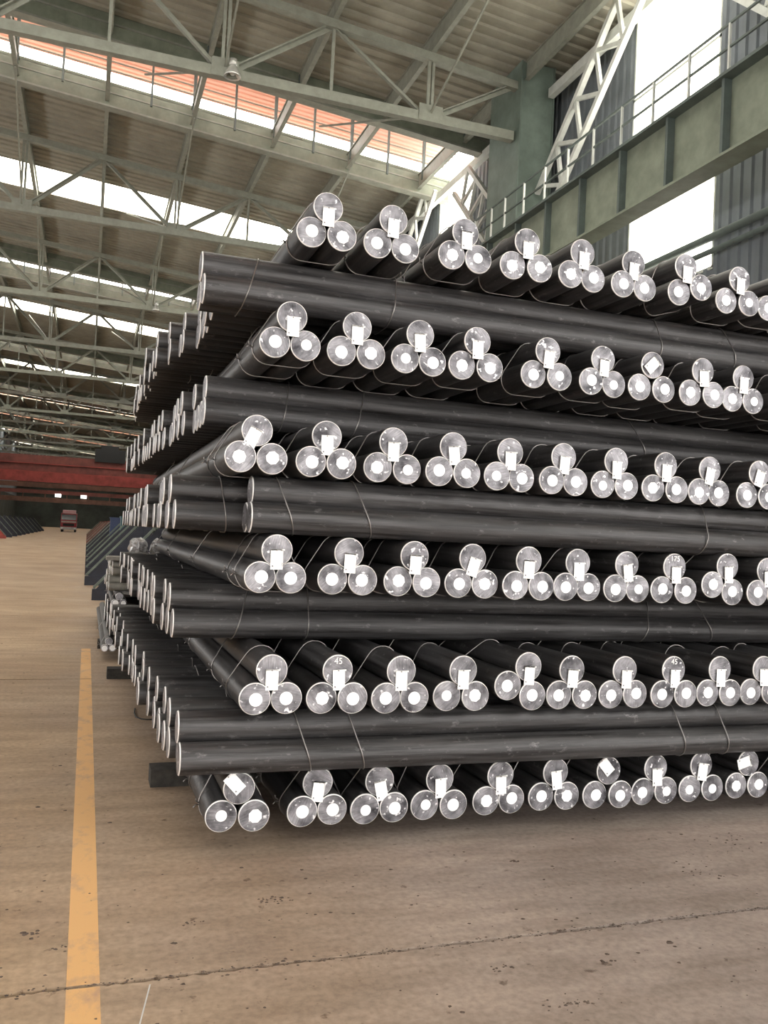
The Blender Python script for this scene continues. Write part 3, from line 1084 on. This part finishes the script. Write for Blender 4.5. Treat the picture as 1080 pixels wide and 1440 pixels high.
d2, z2 = geo(r2)
d3, z3 = geo(r3)
d5, z5 = geo(0.05)
t2 = [tie_mesh(r2, d2, z2, 0.0, 0.1, 0.003)]
t3 = [tie_mesh(r3, d3, z3, 0.0, 0.1)]
t5 = [tie_mesh(0.05, d5, z5, 0.0, 0.1, 0.003)]
tag(MB().box(0.22, 4.0, 12.0, 12.2, 0, 0.108).build('dunnage_timber', 'timber'), 'dark square timber poking out under the low stack behind', 'timber', 'dunnage timbers')
tag(MB().box(0.4, 4.0, 14.6, 14.8, 0, 0.108).build('dunnage_timber', 'timber'), 'dark square timber under the far end of the low stack', 'timber', 'dunnage timbers')
H2, H3, H5 = 2 * r2 + z2, 2 * r3 + z3, 0.1 + z5
z = 0.109
for i in range(5):
    bundle((0.33 + 0.6 * i, 10.95, z), 0, 'thin-bar bundle %s from the aisle at the foot of the low stack behind' % ORD[i], 'thin bundles in the low stack', ties=(0.3, 2.0), stickers=True, barm=bs, r=r2, dx=d2, dz=z2, tie_meshes=t2)
z += H2 + 0.002
for i in range(6):
    bundle((0.30 + rb.uniform(0, 0.06), 11.25 + 0.44 * i, z), -PI / 2, 'thick bundle lying crosswise in the low stack behind, %s back' % ORD[i], 'thick crosswise bundles in the low stack', ties=(0.4, 2.0), barm=b3, r=r3, dx=d3, dz=z3, tie_meshes=t3)
z += H3 + 0.002
for i in range(5):
    bundle((0.42 + 0.55 * i, 10.95, z), 0, 'thin-bar bundle %s from the aisle at mid height of the low stack behind' % ORD[i], 'thin bundles in the low stack', ties=(0.3, 2.0), stickers=True, barm=bs, r=r2, dx=d2, dz=z2, tie_meshes=t2)
z += H2 + 0.002
for i in range(8):
    bundle((0.27 + rb.uniform(0, 0.04), 11.3 + 0.24 * i, z), -PI / 2, 'pale thin bundle lying crosswise near the low stack top, %s back' % ORD[i], 'pale crosswise bundles in the low stack', ties=(0.4, 2.0), barm=bsp, r=0.05, dx=d5, dz=z5, tie_meshes=t5)
z += H5 + 0.002
for i in range(8):
    bundle((0.30 + rb.uniform(0, 0.04), 11.3 + 0.24 * i, z), -PI / 2, 'pale thin bundle lying crosswise atop the low stack, %s back' % ORD[i], 'pale crosswise bundles in the low stack', ties=(0.4, 2.0), barm=bsp, r=0.05, dx=d5, dz=z5, tie_meshes=t5)
z += H5 + 0.002
tag(MB().box(0.25, 2.6, 11.22, 11.5, z, z + 0.045).build('plank', 'pale_bar'), 'pale plank lying across the low stack behind', 'plank')
z += 0.046
# plastic-wrapped bundles standing on the plank
for i, (x, ln, lab) in enumerate(((0.64, 0.5, 'crumpled plastic-wrapped bundle end on the plank, left one'), (0.92, 0.6, 'crumpled plastic-wrapped bundle end on the plank, right one'))):
    mb = MB()
    rr = random.Random(5 + i)
    prof = [(0.02, -0.05), (0.085, -0.01), (0.115, 0.05), (0.12, 0.3), (0.115, ln), (0.05, ln + 0.05)]
    mb.lathe(prof, 18, axis='y', smooth=False)
    mb.v = [(a + rr.uniform(-0.014, 0.014), b + rr.uniform(-0.015, 0.015), c + rr.uniform(-0.014, 0.014)) for a, b, c in mb.v]
    o = mb.build('wrapped_bundle', 'plastic_wrap')
    o.location = (x, 11.3, z + 0.12)
    tag(o, lab, 'wrapped bundle', 'plastic-wrapped bundles')

# ================================================================== ALONG THE AISLE
# ---- triangular storage stanchions, right side


def stanchion(loc, mirror, label, group, web='navy_paint', edge='rack_edge', w=1.45, h=1.75):
    t = empty('storage_stanchion', loc)
    tag(t, label, 'rack', group)
    s = -1 if mirror else 1
    MB().prism([(0.0, 0.0), (s * w, 0.0), (s * w, 0.24), (0.0, 0.24)], -0.12, 0.12, 'y').build('base_beam', web, t)
    MB().prism([(s * 0.08, 0.24), (s * w, 0.24), (s * w, h - 0.05), (s * (w - 0.05), h - 0.05)], -0.03, 0.03, 'y').build('web_plate', web, t)
    MB().beam((s * 0.03, 0, 0.26), (s * (w - 0.08), 0, h), 0.10, 0.05).build('sloping_flange', edge, t)
    MB().box(min(s * w, s * (w + 0.2)), max(s * w, s * (w + 0.2)), -0.1, 0.1, 0, h + 0.1).build('post', web, t)
    return t


for i, y in enumerate((19.6, 24.2, 28.8, 33.4, 38.0, 45, 52, 60, 70, 82, 96, 112)):
    stanchion((0.02 if i else 0.18, y, 0), False, ('navy' if i < 8 else 'dark red') + ' triangular storage stanchion right of the aisle, %s beyond the stack' % ORD[i], 'stanchions right of the aisle',
              web='red_dark' if i >= 8 else 'navy_paint')
for i, y in enumerate((77, 83, 89, 95, 101, 108, 116, 125, 134, 143)):
    stanchion((-6.2, y, 0), True, ('red' if i == 0 else 'dark') + ' triangular storage stanchion left of the aisle, %s from the left frame edge' % ORD[i], 'stanchions left of the aisle',
              web='red_rack' if i == 0 else 'navy_paint', h=1.9, w=1.6)
# stored material in the racks
rk = random.Random(11)
BIG = bar_mesh(0.14, 9.0, n=20)
dB, zB = geo(0.14)
tB = [tie_mesh(0.14, dB, zB, 0.0, 0.1, 0.006, False)]
n = 0
for y in (18.2, 27.6, 37.0, 47.0, 57.0):
    for x in (2.1, 2.75):
        bundle((x, y, 0.0), 0, 'dark thick bundle racked right of the aisle, %s behind the stack, %s file' % (ORD[n // 2], 'near' if n % 2 == 0 else 'far'), 'bundles racked right of the aisle',
               ties=(0.8, 4.5, 8), barm=BIG, r=0.14, dx=dB, dz=zB, tie_meshes=tB)
        n += 1
n = 0
for y in (78, 88.2, 98.4, 109, 119.5, 130):
    for j in range(2):
        bundle((-8.45 - 0.62 * j, y, 0.0), 0, 'dark thick bundle racked left of the aisle, %s along, %s file' % (ORD[n // 2], 'near' if j == 0 else 'far'), 'bundles racked left of the aisle',
               ties=(0.8, 4.5, 8), barm=BIG, r=0.14, dx=dB, dz=zB, tie_meshes=tB)
        n += 1
for i, (x, y, m, lab) in enumerate(((1.35, 43.5, 'blue_paint', 'blue steel cabinet behind the stanchions right of the aisle'), (1.55, 35.6, 'teal_paint', 'teal steel cabinet behind the stanchions right of the aisle'))):
    t = empty('machine_cabinet', (x, y, 0))
    tag(t, lab, 'cabinet')
    MB().box(-0.3, 0.3, -0.4, 0.4, 0.06, 1.9).build('body', m, t)
    MB().box(-0.33, 0.33, -0.43, 0.43, 1.9, 1.96).build('top', m, t)
    MB().box(-0.26, 0.26, -0.42, -0.4, 0.2, 1.75).build('door', m, t)
    MB().box(0.16, 0.2, -0.45, -0.42, 0.9, 1.1).build('handle', 'light_grey', t)
    MB().box(-0.28, 0.28, -0.38, 0.38, 0, 0.06).build('plinth', 'black', t)

# ---- red truck coming down the aisle
T = empty('truck', (-2.75, 146.0, 0))
tag(T, 'red cab-over truck at the far end of the aisle', 'truck')
MB().prism([(-0.1, 0.95), (-0.08, 1.9), (0.12, 2.95), (0.5, 3.0), (2.0, 3.0), (2.0, 0.75), (0, 0.75)], -1.2, 1.2, 'x').build('cab', 'truck_red', T)
MB().prism([(-0.10, 1.92), (0.07, 2.75), (0.10, 2.75), (-0.05, 1.92)], -1.08, 1.08, 'x').build('windscreen', 'dark_glass', T)
MB().box(-1.22, 1.22, -0.25, 0.1, 0.38, 0.78).build('bumper', 'light_grey', T)
MB().box(-0.85, 0.85, -0.14, -0.09, 0.95, 1.35).build('grille', 'black', T)
MB().box(-1.1, 1.1, -0.13, -0.09, 1.5, 1.72).build('trim_band', 'light_grey', T)
for s in (-1, 1):
    MB().box(s * 0.98 - 0.16, s * 0.98 + 0.16, -0.29, -0.24, 0.52, 0.7).build('headlight', 'sticker', T)
    MB().box(s * 1.32 - 0.09, s * 1.32 + 0.09, -0.1, 0.05, 1.75, 2.35).build('mirror', 'black', T)
    for yy in (0.9, 5.5, 6.8):
        MB().lathe([(0.2, -0.14), (0.48, -0.14), (0.5, -0.1), (0.5, 0.1), (0.48, 0.14), (0.2, 0.14)], 20, (s * 1.0, yy, 0.5), axis='x').build('wheel', 'black', T)
MB().prism([(0.5, 3.0), (1.9, 3.0), (1.9, 3.5), (1.4, 3.45)], -1.0, 1.0, 'x').build('wind_deflector', 'truck_red', T)
MB().box(-0.45, 0.45, 2.0, 8.0, 0.6, 0.9).build('chassis', 'black', T)
MB().box(-1.2, 1.2, 2.2, 8.0, 0.95, 1.7).build('cargo_bed', 'truck_red', T)

# ---- overhead travelling cranes at the far end
for i, (y, zt, zb, mt, lab) in enumerate(((140, 11.9, 6.3, 'red', 'big red overhead crane bridge spanning the hall'), (180, 8.0, 4.6, 'brown', 'brown overhead crane bridge behind the red one'))):
    c = empty('overhead_crane', (0, y, zb))
    tag(c, lab, 'crane')
    if mt == 'red':
        MB().box(XL + 0.5, 11.7, -1.9, -1.0, 2.6, 5.0).build('bridge_girder', 'red_dark', c)
        MB().box(XL + 0.5, 11.7, 1.4, 2.4, 2.4, 5.2).build('bridge_girder', 'red_dark', c)
        MB().box(XL + 0.5, 11.7, -2.6, -2.0, 1.0, 2.5).build('walkway_girder', 'red_paint', c)
        MB().box(XL + 0.5, 11.7, -2.8, -2.6, 0.2, 0.9).build('walkway_edge', 'brown_paint', c)
        MB().box(XL + 0.5, 11.7, -2.0, -1.9, 3.7, 3.8).build('rail_strip', 'red_paint', c)
        MB().box(XL + 0.5, 11.7, -2.0, -1.9, 2.5, 2.6).build('rail_strip', 'red_paint', c)
        MB().box(0.6, 5.0, -2.1, 2.5, 4.6, 6.6).build('trolley', 'black', c)
        MB().box(1.4, 4.0, -1.5, 1.5, 6.6, 7.2).build('hoist_drum_cover', 'black', c)
    else:
        MB().box(XL + 0.5, 11.7, -0.6, 0.6, 0.6, 1.5).build('bridge_girder', 'brown_paint', c)
        MB().box(XL + 0.5, 11.7, -0.8, 0.8, 2.2, 2.9).build('bridge_girder', 'red_dark', c)
        for x in range(-16, 13, 4):
            MB().box(x - 0.1, x + 0.1, -0.3, 0.3, 1.5, 2.2).build('strut', 'brown_paint', c)
        for x in (-5.6, -0.9):
            MB().box(x - 0.55, x + 0.55, -1.1, -0.8, 1.7, 2.3).build('floodlight', 'lamp_glow', c)

# ---- floor dirt: crumbs along the joint and scattered clods
rd = random.Random(77)
dm = MB()


def clod(x, y, s, zsq=0.45):
    n0 = len(dm.v)
    k = 6
    dm.v.append((x, y, s * zsq))
    ph = rd.uniform(0, 6)
    for ring, (rr, zz) in enumerate(((0.6, 0.75), (1.0, 0.0))):
        for j in range(k):
            a = ph + 2 * PI * j / k
            q = s * rr * rd.uniform(0.6, 1.25)
            dm.v.append((x + q * math.cos(a), y + q * math.sin(a) * 0.8, max(0.0, s * zsq * zz * rd.uniform(0.6, 1.2))))
    for j in range(k):
        dm.face([n0, n0 + 1 + j, n0 + 1 + (j + 1) % k])
        dm.face([n0 + 1 + j, n0 + 1 + k + j, n0 + 1 + k + (j + 1) % k, n0 + 1 + (j + 1) % k])


for _ in range(800):
    x = rd.uniform(-1.0, 4.6)
    clod(x, 3.28 + rd.gauss(0, 0.012), abs(rd.gauss(0, 0.003)) + 0.002, 0.25)
for cx, cy, sp, cnt, s in ((0.9, 3.85, 0.04, 26, 0.010), (1.62, 3.05, 0.03, 10, 0.009), (1.75, 2.75, 0.05, 24, 0.009), (3.1, 3.75, 0.10, 20, 0.010), (3.6, 4.1, 0.12, 22, 0.009),
                           (0.5, 3.7, 0.03, 12, 0.008), (2.05, 3.0, 0.02, 8, 0.012), (2.2, 4.05, 0.02, 7, 0.011), (-0.13, 3.75, 0.03, 9, 0.016), (0.0, 3.6, 0.02, 6, 0.010)):
    for _ in range(cnt):
        clod(rd.gauss(cx, sp), rd.gauss(cy, sp * 0.5), rd.uniform(0.3, 1.0) * s)
for _ in range(800):
    x, y = rd.uniform(-2.5, 5.0), rd.uniform(2.2, 4.3)
    if rd.random() < 0.35:
        x, y = rd.uniform(-3, 0.4), rd.uniform(2.5, 16)
    clod(x, y, abs(rd.gauss(0, 0.006)) + 0.001, 0.25)
tag(dm.build('floor_dirt', 'dirt'), 'dark dirt crumbs and clods scattered on the concrete floor', 'dirt', kind='stuff')
w = MB().tube([(0.50, 8.1, 0.004), (0.485, 7.9, 0.004), (0.49, 7.74, 0.004), (0.53, 7.65, 0.004), (0.58, 7.62, 0.004), (0.64, 7.62, 0.006)], 0.006, 6).build('wire_scrap', 'black')
tag(w, 'curved scrap of dark wire on the floor beside the stack', 'wire')
